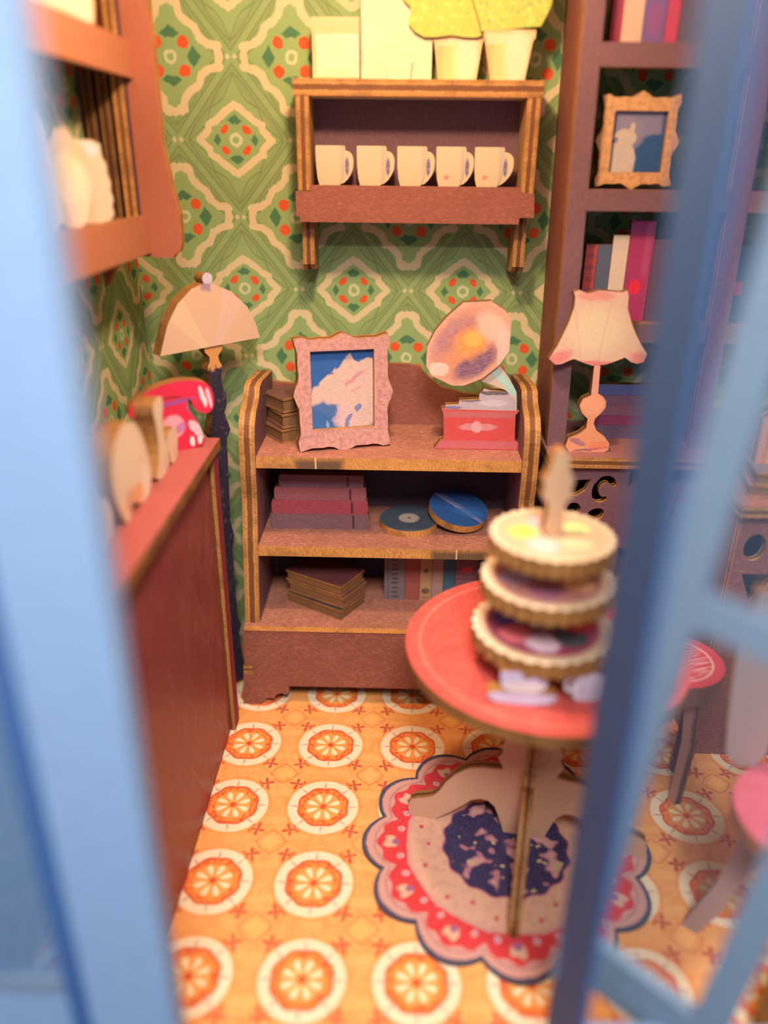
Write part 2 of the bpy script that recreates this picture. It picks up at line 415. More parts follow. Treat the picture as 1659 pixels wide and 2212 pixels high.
for i, x in enumerate((.200, .312, .422, .528, .632)):
    c = thing('cup', cuplab[i], 'cup', (x, .45, 1.556), 0, 'cups lined up in the wall shelf')
    wb = .074
    slab('cup_body', [(0, .108), (.002, .111), (wb+.004, .111), (wb+.007, .107), (wb+.006, .06), (wb, .03), (wb-.012, .006), (wb-.018, 0), (.018, 0), (.010, .008), (.004, .03), (.001, .06)], .026, cp1 if i > 2 else cp0, ply(.026), c)
    big = 1.15 if i == 4 else 1
    hd = [(wb-.004, .100), (wb+.016*big, .098), (wb+.027*big, .088), (wb+.030*big, .070), (wb+.026*big, .045), (wb+.008, .020), (wb-.012, .012), (wb-.008, .03), (wb, .05)]
    slab('cup_handle', smooth(hd, 1), .022, cph, ply(.022), c, (0, .002, 0))

# ------------------------------------------------------------------ printed plates standing on top of the wall shelf
def plate(name, label, cat, pts, T, mf, loc, rz=0, group=None, tilt=0, edge=None, holes=(), lean=0):
    return tag(slab(name, pts, T, mf, edge or ply(T), None, loc, 'front', rz, tilt, holes, lean=lean), label, cat, group)
def blobs(name, base, layers, grain=(.5, .2), rough=.7, warp=.01, ws=40):
    """flat print: list of (cx, cz, rx, rz, colour, strength[, angle])"""
    m = Mat(name, rough, .25).base(base)
    wx = (m.noise(ws, ws, ws, 3, .6, 1)-.5)*warp; wz = (m.noise(ws, ws, ws, 3, .6, 6)-.5)*warp
    for L in layers:
        cx, cz, rx, rz, col, k = L[:6]; a = L[6] if len(L) > 6 else 0; soft = L[7] if len(L) > 7 else .25
        x, z = m.x-cx+wx, m.z-cz+wz
        if a: x, z = x*cos(rad(a))+z*sin(rad(a)), z*cos(rad(a))-x*sin(rad(a))
        if len(L) > 8: d = gmax(gabs(x)/rx, gabs(z)/rz)-1
        else: d = glen(x/rx, z/rz)-1
        m.mix(inside(d, soft), col, k)
    n = m.noise(60, 300, 700, 2, .6, 3); m.mix(m.thr(n, .55, .2), tuple(min(1, c*1.3+.05) for c in base), grain[0]*.6)
    n = m.noise(80, 300, 500, 2, .6, 13); m.mix(m.thr(n, .6, .15), tuple(c*.5 for c in base), grain[1])
    return m.done()
CR = (.74, .64, .42)
m = blobs('card_print', (.66, .46, .24), [(.065, .057, .055, .047, CR, 1, 0, .05, 1), (.06, .115, .05, .006, (.85, .45, .2), .6, 0, .5, 1), (.06, .02, .035, .006, (.75, .5, .2), .5), (.06, .045, .02, .02, (.90, .70, .42), .6)])
plate('picture_card', 'small cream picture card at the left end on top of wall shelf', 'card', [(0, 0), (0, .142), (.122, .142), (.122, 0)], .028, m, (.198, .45, 1.822))
m = blobs('poster_print', (.70, .58, .36), [(.07, .03, .07, .045, (.80, .50, .38), .8), (.10, .10, .09, .025, (.85, .62, .42), .6), (.11, .06, .02, .05, (.62, .36, .34), .7), (.05, .10, .012, .006, (.72, .30, .12), .8), (.09, .10, .012, .006, (.72, .30, .12), .8), (.10, .075, .012, .012, (.93, .65, .08), .9)])
plate('poster', 'tall cream poster board behind the small pot on top of wall shelf', 'poster', [(.126, 0), (.126, .30), (.31, .30), (.31, 0)], .026, m, (.198, .452, 1.822))
m = blobs('small_pot_print', (.72, .60, .38), [(.0, .02, .03, .02, (.93, .70, .30), .5)])
plate('flower_pot', 'tiny cream pot in front of the poster on the wall shelf', 'pot', [(-.03, 0), (-.036, .04), (-.03, .052), (.026, .052), (.032, .045), (.026, 0)], .012, m, (.425, .436, 1.822))
def pot_mat(): return blobs('terracotta_pot_print', (.70, .38, .16), [(.02, .05, .035, .06, CR, .95, 0, .6), (-.02, .04, .02, .06, (.90, .60, .20), .5), (.0, .092, .06, .012, (.90, .62, .40), .6, 0, .3, 1)])
def leaf_mat(d):
    m = Mat('yellow_green_leaves', .7, .2).base((.50, .46, .08))
    n = m.noise(55, 55, 55, 4, .7); m.mix(m.thr(n, .5, .12), (.36, .48, .10), .8); n = m.noise(80, 80, 80, 3, .7, 4); m.mix(m.thr(n, .58, .1), (.20, .30, .14), d)
    n = m.noise(70, 70, 70, 3, .7, 9); m.mix(m.thr(n, .60, .1), (.72, .62, .14), .9); return m.done()
p1 = thing('potted_plant', 'leafy yellow-green plant in the wide left terracotta pot on wall shelf', 'plant', (.575, .45, 1.822), 0, 'potted plants on the wall shelf')
slab('pot', [(-.05, 0), (-.062, .088), (-.066, .092), (-.066, .105), (.066, .105), (.066, .092), (.062, .088), (.05, 0)], .026, pot_mat(), ply(.026), p1)
lv = [(.12*cos(a)*(1+.12*sin(7*a)), .175+.085*sin(a)*(1+.15*sin(5*a))) for a in [i*2*pi/40 for i in range(40)]]
lv = [(x-.02, max(z, .098)) for x, z in lv]
slab('foliage', lv, .011, leaf_mat(.5), ply(.011), p1, (0, -.012, 0))
p2 = thing('potted_plant', 'tall dense plant in the right terracotta pot at end of wall shelf', 'plant', (.70, .409, 1.822), 0, 'potted plants on the wall shelf')
slab('pot', [(-.042, 0), (-.060, .088), (-.064, .094), (-.064, .112), (.066, .112), (.066, .094), (.060, .088), (.046, 0)], .026, pot_mat(), ply(.026), p2)
slab('foliage', [(-.07, .108), (-.085, .15), (-.10, .19), (-.09, .25), (-.05, .31), (0, .33), (.06, .32), (.10, .27), (.104, .20), (.098, .16), (.078, .12)], .024, leaf_mat(.8), ply(.024), p2, (0, .004, 0))

# ------------------------------------------------------------------ big carved frame, gramophone, lying books on the bookcase top
def frame_outline(w, h, a=.004):
    pts = []
    def edge(p, q, n=16):
        L = math.dist(p, q); nx, nz = (q[1]-p[1])/L, -(q[0]-p[0])/L
        for i in range(n):
            t = i/n; b = a*(.9*cos(2*pi*t*2)+.55*cos(2*pi*t*4+.3))*(1 if .0 < t else 1) + a*1.2*max(0, 1-abs(t-.5)*7)
            pts.append((p[0]+(q[0]-p[0])*t+nx*b, p[1]+(q[1]-p[1])*t+nz*b))
    edge((0, 0), (w, 0)); edge((w, 0), (w, h)); edge((w, h), (0, h)); edge((0, h), (0, 0))
    return pts
def frame_wood(name, col):
    m = Mat(name, .6, .3).base(col); n = m.noise(70, 50, 70, 3, .6)
    m.mix(m.thr(n, .52, .2), tuple(c*.6 for c in col), .7); n = m.noise(300, 60, 300, 1, .5, 4); m.mix(m.thr(n, .6, .15), tuple(min(1, c*1.4) for c in col), .4)
    m.bump(n, .3, .001); return m.done()
pf = thing('framed_picture', 'large pink carved frame with blue and cream mountain picture on bookcase', 'picture', (.158, .238, .868), 15)
FO = frame_outline(.262, .315, .005)
inn = rect(.038, .220, .055, .280)
slab('frame', FO, .052, frame_wood('rosy_carved_frame', (.56, .27, .22)), ply(.052), pf, (0, 0, 0), tilt=-3, holes=[inn])
BL = (.025, .10, .30); WH = (.66, .43, .31)
m = blobs('mountain_print', BL, [(.135, .15, .105, .055, WH, 1, 8, .12), (.16, .19, .06, .05, WH, 1, 0, .12), (.15, .215, .035, .035, WH, 1, 45, .12, 1), (.205, .205, .035, .05, WH, 1, 0, .12), (.09, .185, .03, .02, WH, 1, 40, .2), (.075, .085, .07, .045, (.04, .12, .30), .95, 0, .22), (.175, .09, .06, .055, WH, .95, 0, .2), (.135, .085, .03, .035, (.70, .42, .40), .7), (.155, .185, .022, .006, (.60, .20, .22), .7, 30, .5), (.18, .205, .022, .005, (.60, .20, .22), .7, 35, .5), (.17, .165, .02, .004, (.60, .22, .24), .6, 20, .5), (.175, .11, .014, .006, (.10, .14, .34), .8, 50), (.145, .07, .006, .022, (.10, .15, .34), .8, -20), (.09, .055, .004, .02, (.5, .5, .55), .5)], warp=.035, ws=28)
slab('picture', rect(.030, .238, .048, .300), .008, m, ply(.008), pf, (0, .020, 0), tilt=-3)

gp = thing('gramophone', 'wooden gramophone with polygonal flared horn and red box on the bookcase', 'gramophone', (.55, .29, .861), 0)
GR = (.55, .07, .06)
m = blobs('red_box_print', GR, [(.12, .068, .055, .012, (.62, .42, .45), .8), (.115, .068, .015, .018, (.7, .6, .6), .7), (.12, .068, .11, .045, (.50, .05, .05), .4), (.12, .105, .12, .008, (.42, .14, .14), .8, 0, .3, 1), (.12, .014, .13, .012, (.45, .13, .15), .8, 0, .3, 1)])
slab('box', [(-.005, 0), (.013, .026), (.022, .029), (.018, .106), (.012, .121), (.235, .118), (.225, .106), (.229, .028), (.241, .022), (.247, 0)], .035, m, ply(.035, .8), gp)
m = blobs('deck_print', (.44, .34, .36), [(.04, .125, .03, .005, (.10, .08, .25), .8), (.16, .14, .04, .01, (.60, .52, .52), .6), (.16, .170, .045, .006, (.06, .04, .04), .9), (.09, .147, .035, .004, (.08, .05, .05), .8)])
slab('deck', [(.02, .117), (.023, .132), (.06, .134), (.062, .146), (.118, .150), (.118, .168), (.126, .173), (.13, .182), (.150, .176), (.192, .174), (.226, .15), (.228, .117)], .03, m, ply(.03), gp, (0, .002, 0))
m = blobs('arm_print', (.58, .42, .32), [(.20, .19, .05, .012, (.30, .58, .48), .9, -45), (.16, .23, .05, .01, (.35, .60, .50), .8, -45)])
slab('arm', [(.10, .21), (.165, .256), (.199, .214), (.223, .174), (.228, .128), (.20, .126), (.205, .165), (.192, .178), (.156, .192)], .026, m, ply(.026), gp, (0, .003, 0))
m = blobs('horn_print', (.66, .38, .27), [(.08, .31, .125, .095, (.58, .22, .13), .9, 45, .3), (.03, .33, .03, .065, (.30, .14, .22), .7, -40, .6), (.08, .30, .085, .06, (.62, .22, .10), .8, 50, .5), (.10, .258, .030, .065, (.14, .06, .13), .95, -50, .5), (.065, .345, .02, .07, (.36, .14, .16), .7, -50, .7), (.085, .315, .045, .04, (.78, .27, .05), .95, 40, .6), (.09, .325, .024, .022, (.85, .40, .06), .9), (.14, .36, .035, .05, (.72, .48, .36), .8, 45, .6), (.0, .24, .028, .02, (.74, .62, .52), .7), (.175, .30, .02, .06, (.66, .50, .42), .7)], warp=.02, ws=30)
slab('horn', [(.058, .423), (.133, .428), (.172, .404), (.191, .375), (.191, .293), (.165, .253), (.121, .215), (.07, .194), (.037, .194), (-.02, .221), (-.037, .25), (-.036, .302), (-.015, .347), (.016, .385)], .03, m, ply(.03, .6), gp, (0, -.014, 0))

def book(label, w, d, h, cover, loc, rz, group, name='book', cat='book', pages=(.50, .28, .12)):
    b = thing(name, label, cat, loc, rz, group)
    slab('pages', rect(0.004, w-.004, .004, d-.004), h-.010, plain('page_block', pages), plain('page_edge', (.24, .11, .04)), b, (0, 0, h-.005), 'top')
    for z in (.006, h): slab('cover', rect(0, w, 0, d), .006, cover, ply(.006), b, (0, 0, z), 'top')
    return b
bk = wood('dark_book_cover', (.17, .075, .055))
for i, (x, y, a, z) in enumerate(((.055, .30, 38, .860), (.058, .305, 33, .906), (.062, .31, 41, .952))):
    book(['bottom book', 'middle book', 'top book'][i] + ' of the brown stack behind the large picture frame', .135, .115, .043, bk, (x+.04, y+.008, z), a, 'brown books stacked behind the picture frame')

# ------------------------------------------------------------------ middle shelf: red book stack, two records
rbc = [(.16, .065, .085), (.30, .045, .06), (.22, .06, .075), (.155, .07, .085)]
zz = 0
hs = (.052, .046, .044, .040); xs = ((-.023, .281), (-.020, .277), (-.010, .272), (.006, .264))
for i in (0, 1, 2, 3):
    x0, x1 = xs[i]; c = [(.22, .10, .11), (.36, .06, .07), (.30, .085, .09), (.20, .09, .11)][i]
    m = wood('red_spine_%s' % 'abcd'[i], c, 'x', .6, 1.5, .7)
    lab = ['bottom greyish plum book of the red stack on the middle shelf', 'crimson book second from bottom in the middle shelf stack', 'rosy red book below the top of the middle shelf stack', 'topmost purple book of the red stack on the middle shelf'][i]
    b = thing('book', lab, 'book', (.07, .33, .573+zz), 0, 'red books stacked on the middle shelf')
    pts = [(x0+.004, 0), (x1, 0), (x1+.003, hs[i]*.5), (x1, hs[i]-.0005), (x0+.004, hs[i]-.0005), (x0, hs[i]*.75), (x0, hs[i]*.2)]
    slab('spine', pts, .03, m, ply(.03, .5), b)
    slab('spine_band', rect(x1-.05, x1-.044, .004, hs[i]-.004), .002, plain('dark_band', (.07, .02, .03)), plain('dark_band', (.07, .02, .03)), b, (0, -.0012, 0))
    zz += hs[i]

def disc(name, label, cat, r, T, mf, loc, tilt=(0, 0), group=None):
    o = tag(slab(name, circ(0, 0, r, 48), T, mf, ply(T, 1.15, True), None, loc, 'top'), label, cat, group)
    o.matrix_local = Matrix.Translation(loc) @ Matrix.Rotation(rad(tilt[1]), 4, 'Y') @ Matrix.Rotation(rad(tilt[0]), 4, 'X') @ ROT['top']
    return o
m = blobs('record_print', (.05, .065, .085), [(0, 0, .036, .036, (.10, .10, .10), .8, 0, .06), (.0, .0, .032, .032, (.52, .38, .27), 1, 0, .1), (0, 0, .006, .006, (.3, .06, .05), 1)], (.9, .3), warp=.001)
d1 = disc('vinyl_record', 'black record with a beige centre label lying on the middle shelf', 'record', .092, .022, m, (.478, .372, .598), (2, 0), 'records on the middle shelf')
m = blobs('blue_record_print', (.02, .08, .24), [(-.01, .005, .12, .005, (.45, .35, .45), .7, -38), (.0, .012, .11, .003, (.40, .34, .50), .5, -40), (.03, -.02, .05, .02, (.03, .14, .36), .7)], (.9, .2), warp=.01)
d2 = disc('vinyl_record', 'blue disc leaning on the beige-centred record on the middle shelf', 'record', .094, .024, m, (.635, .385, .632), (14, 9), 'records on the middle shelf')

# ------------------------------------------------------------------ bottom shelf: tilted stack and upright books
for i, (a, dx) in enumerate(((-32, 0), (-30, .004), (-30, -.002))):
    c = wood(['dark_green_cover', 'plum_cover', 'maroon_cover'][i], [(.07, .05, .045), (.15, .06, .06), (.13, .035, .035)][i])
    book(['bottom', 'middle', 'topmost maroon'][i] + ' book of the angled stack at left on the lowest shelf', .215, .135, .036, c, (.086+dx, .336, .305+i*.041), a, 'square books stacked on the lowest shelf', pages=(.30, .13, .05))
up = [(.402, .069, (.17, .12, .12), 'greyish upright book with ladder-like dark bands on the lowest shelf', 'lad'), (.471, .047, (.30, .07, .055), 'dull red upright book on the lowest shelf', ''), (.518, .040, (.42, .22, .10), 'tan upright book with two dark dots on the lowest shelf', 'dot'), (.558, .037, (.36, .20, .15), 'beige upright book beside the tan dotted one on the lowest shelf', ''),
      (.595, .037, (.05, .11, .15), 'narrow teal upright book on the lowest shelf', ''), (.632, .075, (.20, .08, .085), 'wide plum upright book with a red spot on the lowest shelf', 'spot')]
for x, w, c, lab, kd in up:
    L = []
    if kd == 'lad': L = [(w*.5, .012+.017*k, .011, .004, (.03, .02, .03), .8, 0, .3, 1) for k in range(9)] + [(w*.18, .08, .003, .09, (.08, .04, .05), .6, 0, .3, 1)]
    if kd == 'dot': L = [(w*.5, .11, .008, .008, (.05, .03, .03), .9), (w*.5, .035, .013, .011, (.04, .03, .03), .9), (w*.5, .01, .012, .004, (.1, .03, .02), .6)]
    if kd == 'spot': L = [(w*.5, .115, .018, .011, (.85, .05, .04), 1)] + [(w*.5, .02+.018*k, .032, .002, (.32, .16, .16), .7, 0, .4, 1) for k in range(7)]
    m = blobs('book_spine_print', c, L, (.6, .3), warp=.003)
    b = thing('book', lab, 'book', (x, .36, .305), 0, 'upright books on the lowest shelf')
    slab('spine', rect(.0008, w-.0008, 0, .165), .028, m, ply(.028, .6), b)

# ------------------------------------------------------------------ sideboard on the left
sb = thing('sideboard', 'long crimson sideboard along the left wall with plywood edged top', 'sideboard', (-.2, -.37, 0))
slab('top_board', rect(-.347, -.045, -.98, .125), .028, rose('z'), ply(.028, .6, True), sb, (0, 0, .94), 'top')
m = Mat('scratched_crimson', .45, .5).base((.23, .028, .045))
n = m.noise(6, 6, 6, 3, .6); m.mix(m.thr(n, .5, .4), (.26, .06, .035), .8)
def rotn(m, ang, s1, s2, off):
    x = m.x*cos(rad(ang))+m.z*sin(rad(ang)); z = m.z*cos(rad(ang))-m.x*sin(rad(ang))
    cb = m.nt.nodes.new('ShaderNodeCombineXYZ'); m.nt.links.new((x*s1).v, cb.inputs[0]); m.nt.links.new((z*s2).v, cb.inputs[1]); cb.inputs[2].default_value = off
    t = m.nt.nodes.new('ShaderNodeTexNoise'); m.nt.links.new(cb.outputs[0], t.inputs[0]); t.inputs['Scale'].default_value = 1; t.inputs['Detail'].default_value = 1
    return G(t.outputs[0])
for i, a in enumerate((52, -58, 85)):
    n = rotn(m, a, 5, 190, i*7); m.mix(m.thr(n, .66, .05), (.50, .20, .20), .45)
m.bump(rotn(m, 52, 5, 190, 0), .2, .001)
PANEL = m.done()
slab('front_panel', rect(-.98, .055, .0, .912), .02, PANEL, ply(.02), sb, (-.068, 0, 0), 'right')
slab('end_post', rect(.058, .112, 0, .912), .03, crimson('z'), ply(.03, .8), sb, (-.052, 0, 0), 'right')
board('end_panel', -.34, -.085, .085, .105, 0, .912, crimson('z'), sb, 'front')
relparts(sb)
def side_orn(name, label, pts, mf, x=-.12, T=.045, holes=()):
    y0 = sum(p[0] for p in pts)/len(pts)
    o = slab(name, [(a-y0, z) for a, z in pts], T, mf, ply(T, .8, True), None, (x, y0, .94), 'right', holes=holes)
    return tag(o, label, 'ornament', 'cream ornaments on the sideboard')
CRM = blobs('cream_ornament_print', (.78, .60, .42), [(0, .05, .03, .02, (.85, .62, .40), .6), (.02, .02, .02, .02, (.62, .40, .40), .5)])
side_orn('figurine', 'tall slim cream ornament standing in front of the red telephone', smooth([(-.215, 0), (-.175, .05), (-.165, .09), (-.17, .14), (-.18, .155), (-.175, .185), (-.105, .185), (-.10, .155), (-.115, .14), (-.12, .09), (-.10, .05), (-.095, 0)], 1), CRM)
side_orn('cup', 'small cream cup next to the telephone foot on the sideboard', smooth([(-.085, 0), (-.09, .03), (-.105, .055), (-.10, .085), (-.02, .085), (-.01, .05), (-.02, .02), (-.02, 0)], 1), CRM)
OR = blobs('round_cream_print', (.80, .60, .42), [(0, .03, .06, .025, (.85, .30, .10), .8), (-.03, .04, .012, .03, (.45, .35, .35), .6), (.08, .04, .025, .04, (.9, .8, .66), .7), (0, .11, .07, .05, (.84, .68, .5), .6)])
side_orn('teapot', 'large rounded cream ornament with orange base in mid sideboard', smooth([(-.43, 0), (-.40, .0), (-.375, .03), (-.33, .0), (-.26, .0), (-.235, .04), (-.25, .09), (-.275, .15), (-.32, .19), (-.38, .20), (-.43, .185), (-.465, .15), (-.475, .09), (-.455, .04)], 1), OR)
side_orn('jug', 'near cream ornament beside the blue post on the sideboard', smooth([(-.62, 0), (-.50, 0), (-.485, .05), (-.50, .09), (-.53, .10), (-.555, .17), (-.61, .185), (-.64, .12), (-.635, .05)], 1), CRM)

m = blobs('telephone_print', (.62, .02, .055), [(-.145, .125, .008, .018, (.9, .65, .72), .9, -15), (-.125, .118, .007, .016, (.85, .6, .75), .8, -15), (-.06, .128, .05, .006, (.18, .08, .30), .8, 8), (.012, .135, .006, .028, (.95, .70, .72), .9, 12), (.028, .13, .005, .026, (.95, .66, .70), .8, 10), (-.07, .065, .03, .03, (.9, .45, .50), .8), (-.01, .05, .012, .03, (.92, .60, .62), .8, 35), (-.025, .02, .006, .014, (.95, .75, .75), .9), (-.005, .022, .005, .012, (.95, .75, .75), .9), (-.055, .06, .02, .012, (.2, .1, .35), .6, 30), (-.025, .115, .008, .02, (.35, .08, .25), .7)], warp=.01, rough=.5)
ph = thing('telephone', 'red vintage telephone cut-out at the far end of the sideboard', 'telephone', (-.075, .05, .94), 30)
slab('telephone_body', smooth([(-.12, 0), (.004, 0), (.006, .03), (-.004, .066), (-.024, .098), (-.030, .125), (-.018, .140), (-.100, .140), (-.094, .118), (-.104, .085), (-.122, .027)], 1), .036, m, ply(.036, .7, True), ph)
slab('handset', smooth([(-.020, .135), (-.015, .111), (0, .094), (.024, .088), (.039, .104), (.041, .135), (.033, .161), (.013, .176), (-.035, .184), (-.095, .176), (-.142, .158), (-.171, .134), (-.178, .112), (-.166, .099), (-.137, .100), (-.118, .115), (-.112, .138), (-.06, .146)], 1), .038, m, ply(.038, .7, True), ph, (0, -.001, 0))

# ------------------------------------------------------------------ floor lamp behind the sideboard
fl = thing('floor_lamp', 'floor lamp with cream dome shade on dark turned pole in the corner', 'lamp', (-.10, .315, 0), 45)
m = Mat('dome_shade_print', .7, .2).base((.66, .42, .28))
th = gatan2(m.x, m.z-1.12+.0)
for k, c in ((0, (.72, .52, .32)), (1, (.70, .46, .38))): m.mix(inside(gabs(th+.35-.55*k*2+.3)-.2, .05), c, .7)
for k in range(-3, 4): m.mix(inside(gabs(th-k*.42)-.012, .02), (.62, .38, .24), .5)
m.mix(inside(gmax(gabs(m.x+.012)-.020, 1.300-m.z)+gabs(m.x)*.3, .01), (.20, .14, .30), .7)
n = m.noise(300, 300, 300, 2); m.mix(m.thr(n, .55, .2), (.66, .42, .28), .3)
slab('lamp_shade', smooth([(-.165, 1.147), (-.134, 1.226), (-.098, 1.277), (-.052, 1.312), (-.011, 1.323), (.014, 1.319), (.072, 1.293), (.122, 1.247), (.15, 1.191), (.161, 1.153)], 0), .042, m.done(), ply(.042, .75, True), fl, (0, -.02, 0))
slab('finial', circ(-.001, 1.334, .016, 16), .042, plain('finial_print', (.62, .52, .62)), ply(.042, .75, True), fl, (0, -.02, 0))
m = Mat('dark_pole_print', .6, .3).base((.035, .025, .045)); n = m.noise(60, 60, 60, 3); m.mix(m.thr(n, .6, .1), (.14, .09, .12), .6)
m.mix(inside(1.085-m.z-(n-.5)*.05, .01), (.62, .28, .09)); POLE = m.done()
hw = [(1.150, .030), (1.135, .028), (1.12, .014), (1.105, .016), (1.095, .022), (1.085, .026), (1.07, .020), (1.035, .018), (1.005, .030), (.975, .030), (.95, .020), (.925, .028), (.895, .036), (.87, .022), (.60, .012), (.55, .022), (.50, .012), (.25, .012), (.22, .024), (.19, .012), (.12, .018), (.06, .024), (.03, .05), (.0, .06)]
slab('pole', [(-w, z) for z, w in hw] + [(w, z) for z, w in reversed(hw)], .030, POLE, ply(.030, .4, True), fl, (.004, -.014, 0))

# ------------------------------------------------------------------ cabinet on the left wall
lc = thing('wall_cabinet', 'open reddish wall cabinet on the left wall with a wavy end panel', 'cabinet', (-.27, -.2, 1.5))
ORW = wood('warm_rust_wood', (.42, .13, .07), 'z', .7, 1.3, .35)
ORX = wood('warm_rust_wood_b', (.45, .16, .08), 'x', .7, 1.3, .35)
endp = [(-.35, 1.315), (-.335, 1.33), (-.32, 1.36), (-.29, 1.385), (-.24, 1.395), (-.16, 1.392), (-.155, 1.40), (-.140, 1.41), (-.134, 1.43), (-.132, 1.50), (-.145, 1.56), (-.160, 1.66), (-.160, 1.80), (-.160, 1.90), (-.168, 2.05), (-.175, 2.15), (-.35, 2.15)]
slab('end_panel', smooth(endp, 0), .03, ORW, ply(.03, 1.2), lc, (0, .25, 0))
slab('end_panel', [(-.35, 1.33), (-.225, 1.39), (-.215, 1.43), (-.215, 2.15), (-.35, 2.15)], .03, ORW, ply(.03), lc, (0, -.78, 0))
board('bottom_rail', -.235, -.215, -.75, .25, 1.405, 1.497, ORX, lc, 'right')
board('middle_rail', -.235, -.215, -.75, .25, 1.805, 1.885, ORX, lc, 'right')
board('bottom_shelf', -.349, -.235, -.75, .25, 1.465, 1.492, brown(), lc, 'top')
board('middle_shelf', -.349, -.235, -.75, .25, 1.845, 1.872, brown(), lc, 'top')
board('inner_strip', -.262, -.232, .222, .25, 1.492, 1.845, darkp('z'), lc, 'right', me=ply(.03, 1.1)); board('inner_strip', -.262, -.232, .222, .25, 1.872, 2.15, darkp('z'), lc, 'right', me=ply(.03, 1.1))
board('inner_strip', -.300, -.272, .228, .25, 1.492, 1.845, darkp('z'), lc, 'right', me=ply(.03, .5)); board('inner_strip', -.335, -.31, .228, .25, 1.492, 1.845, darkp('z'), lc, 'right', me=ply(.03, .5))
relparts(lc)
VM = blobs('pale_vase_print', (.62, .44, .26), [(0, .10, .03, .05, (.80, .66, .32), .8), (.02, .05, .03, .08, (.90, .70, .55), .6)])
plate('vase', 'slender pale yellow vase on the left wall cabinet shelf', 'vase', smooth([(-.022, 0), (.022, 0), (.035, .04), (.05, .11), (.042, .16), (.018, .175), (.012, .195), (-.012, .195), (-.02, .175), (-.046, .15), (-.05, .10), (-.03, .04)], 1), .03, VM, (-.27, -.095, 1.492), 35)
VM2 = blobs('ribbed_vase_print', (.66, .50, .34), [(0, .155, .03, .015, (.55, .62, .68), .9)] + [(0, .02+.022*k, .06, .003, (.66, .48, .38), .5, 20, .4, 1) for k in range(6)])
plate('vase', 'cream ribbed jar with grey lid nearest the cabinet end panel', 'vase', smooth([(-.03, 0), (.035, 0), (.05, .02), (.044, .035), (.052, .05), (.045, .07), (.05, .085), (.043, .105), (.045, .125), (.036, .14), (.036, .175), (-.036, .175), (-.036, .14), (-.045, .1), (-.05, .04)], 1), .03, VM2, (-.275, .03, 1.492), 35)
LV = blobs('lilac_stripe_print', (.72, .58, .62), [(-.02, .1, .006, .12, (.40, .42, .60), .7, 0, .3, 1), (.012, .1, .005, .12, (.45, .46, .62), .6, 0, .3, 1)])
plate('candlestick', 'pale lilac striped upright ornament at the near end of cabinet shelf', 'ornament', smooth([(-.035, 0), (.04, 0), (.036, .1), (.03, .2), (.02, .225), (-.02, .225), (-.03, .2)], 1), .03, LV, (-.27, -.245, 1.492), 30)
plate('jar', 'rounded cream jar on the upper shelf of the left cabinet', 'jar', smooth([(-.05, 0), (.05, 0), (.062, .04), (.06, .12), (.04, .15), (-.04, .15), (-.06, .12), (-.062, .04)], 1), .03, VM, (-.272, .02, 1.872), 35)
plate('jar', 'pale jar near the window post on the upper cabinet shelf', 'jar', smooth([(-.045, 0), (.045, 0), (.052, .05), (.03, .13), (-.03, .13), (-.05, .06)], 1), .03, VM, (-.275, -.12, 1.872), 35)

# ------------------------------------------------------------------ tall shelving unit on the right with lower cabinet
tu = thing('shelving_unit', 'tall purple-brown shelving unit with fretwork lower cabinet at right', 'shelving unit', (1.35, .4, 0))
slab('stile', [(.874, .875), (.925, .875), (.90, 2.35), (.852, 2.35)], .03, purple('z'), ply(.03), tu, (0, .29, 0))
slab('stile', [(1.288, .875), (1.336, .875), (1.318, 2.35), (1.268, 2.35)], .03, purple('z'), ply(.03), tu, (0, .29, 0))
slab('stile', rect(1.74, 1.79, .875, 2.35), .03, purple('z'), ply(.03), tu, (0, .29, 0))
sd = slab('side_panel', [(.32, .875), (.545, .875), (.545, 2.35), (.32, 2.35)], .016, brown('z'), ply(.016), tu, (.89, 0, 0), 'right')
sd.matrix_local = Matrix.Translation((.891, 0, .875)) @ Matrix.Rotation(rad(-.85), 4, 'Y') @ Matrix.Translation((0, 0, -.875)) @ ROT['right']
board('divider', 1.295, 1.311, .32, .545, .875, 2.35, brown('z'), tu, 'right')
for z in (1.895, 1.570, 1.232):
    x0 = .902 + (1.895-z)*.017
    board('shelf_rail', x0, 1.279, .288, .318, z-.052, z, purple(), tu, 'front'); board('shelf_rail', 1.33, 1.74, .288, .318, z-.052, z, purple(), tu, 'front')
    board('shelf', .90, 1.297, .318, .545, z-.03, z-.002, purple(), tu, 'top'); board('shelf', 1.313, 1.74, .318, .545, z-.03, z-.002, purple(), tu, 'top')
board('counter_top', .866, 1.81, .20, .545, .842, .875, wood('pink_counter_wood', (.38, .15, .13)), tu, 'top', me=ply(.033))
board('cabinet_side', .866, .896, .205, .545, 0, .842, darkp('z'), tu, 'left', me=ply(.03))
board('cabinet_side', 1.78, 1.81, .205, .545, 0, .842, darkp('z'), tu, 'left', me=ply(.03))
fh = [[(.935, .795), (.998, .80), (.985, .765), (.962, .748), (.935, .745)], smooth([(1.015, .795), (1.03, .812), (1.06, .81), (1.075, .785), (1.06, .775), (1.05, .79), (1.03, .785), (1.022, .765), (1.03, .745), (1.05, .748), (1.048, .732), (1.02, .725), (1.004, .745), (1.003, .775)], 1), circ(.957, .705, .021, 16), smooth([(1.0, .70), (1.03, .712), (1.05, .70), (1.04, .672), (1.0, .675)], 1),
      [(.935, .58), (.985, .62), (1.03, .60), (1.03, .45), (.985, .43), (.935, .47)]]
slab('fretwork_panel', rect(.896, 1.105, .36, .842), .026, purple(), ply(.026, 1.1), tu, (0, .222, 0), holes=fh)
board('cabinet_back', .896, 1.78, .527, .545, 0, .842, darkp(), tu, 'front')
board('cabinet_shelf', .896, 1.78, .215, .527, .455, .485, brown(), tu, 'top')
relparts(tu)

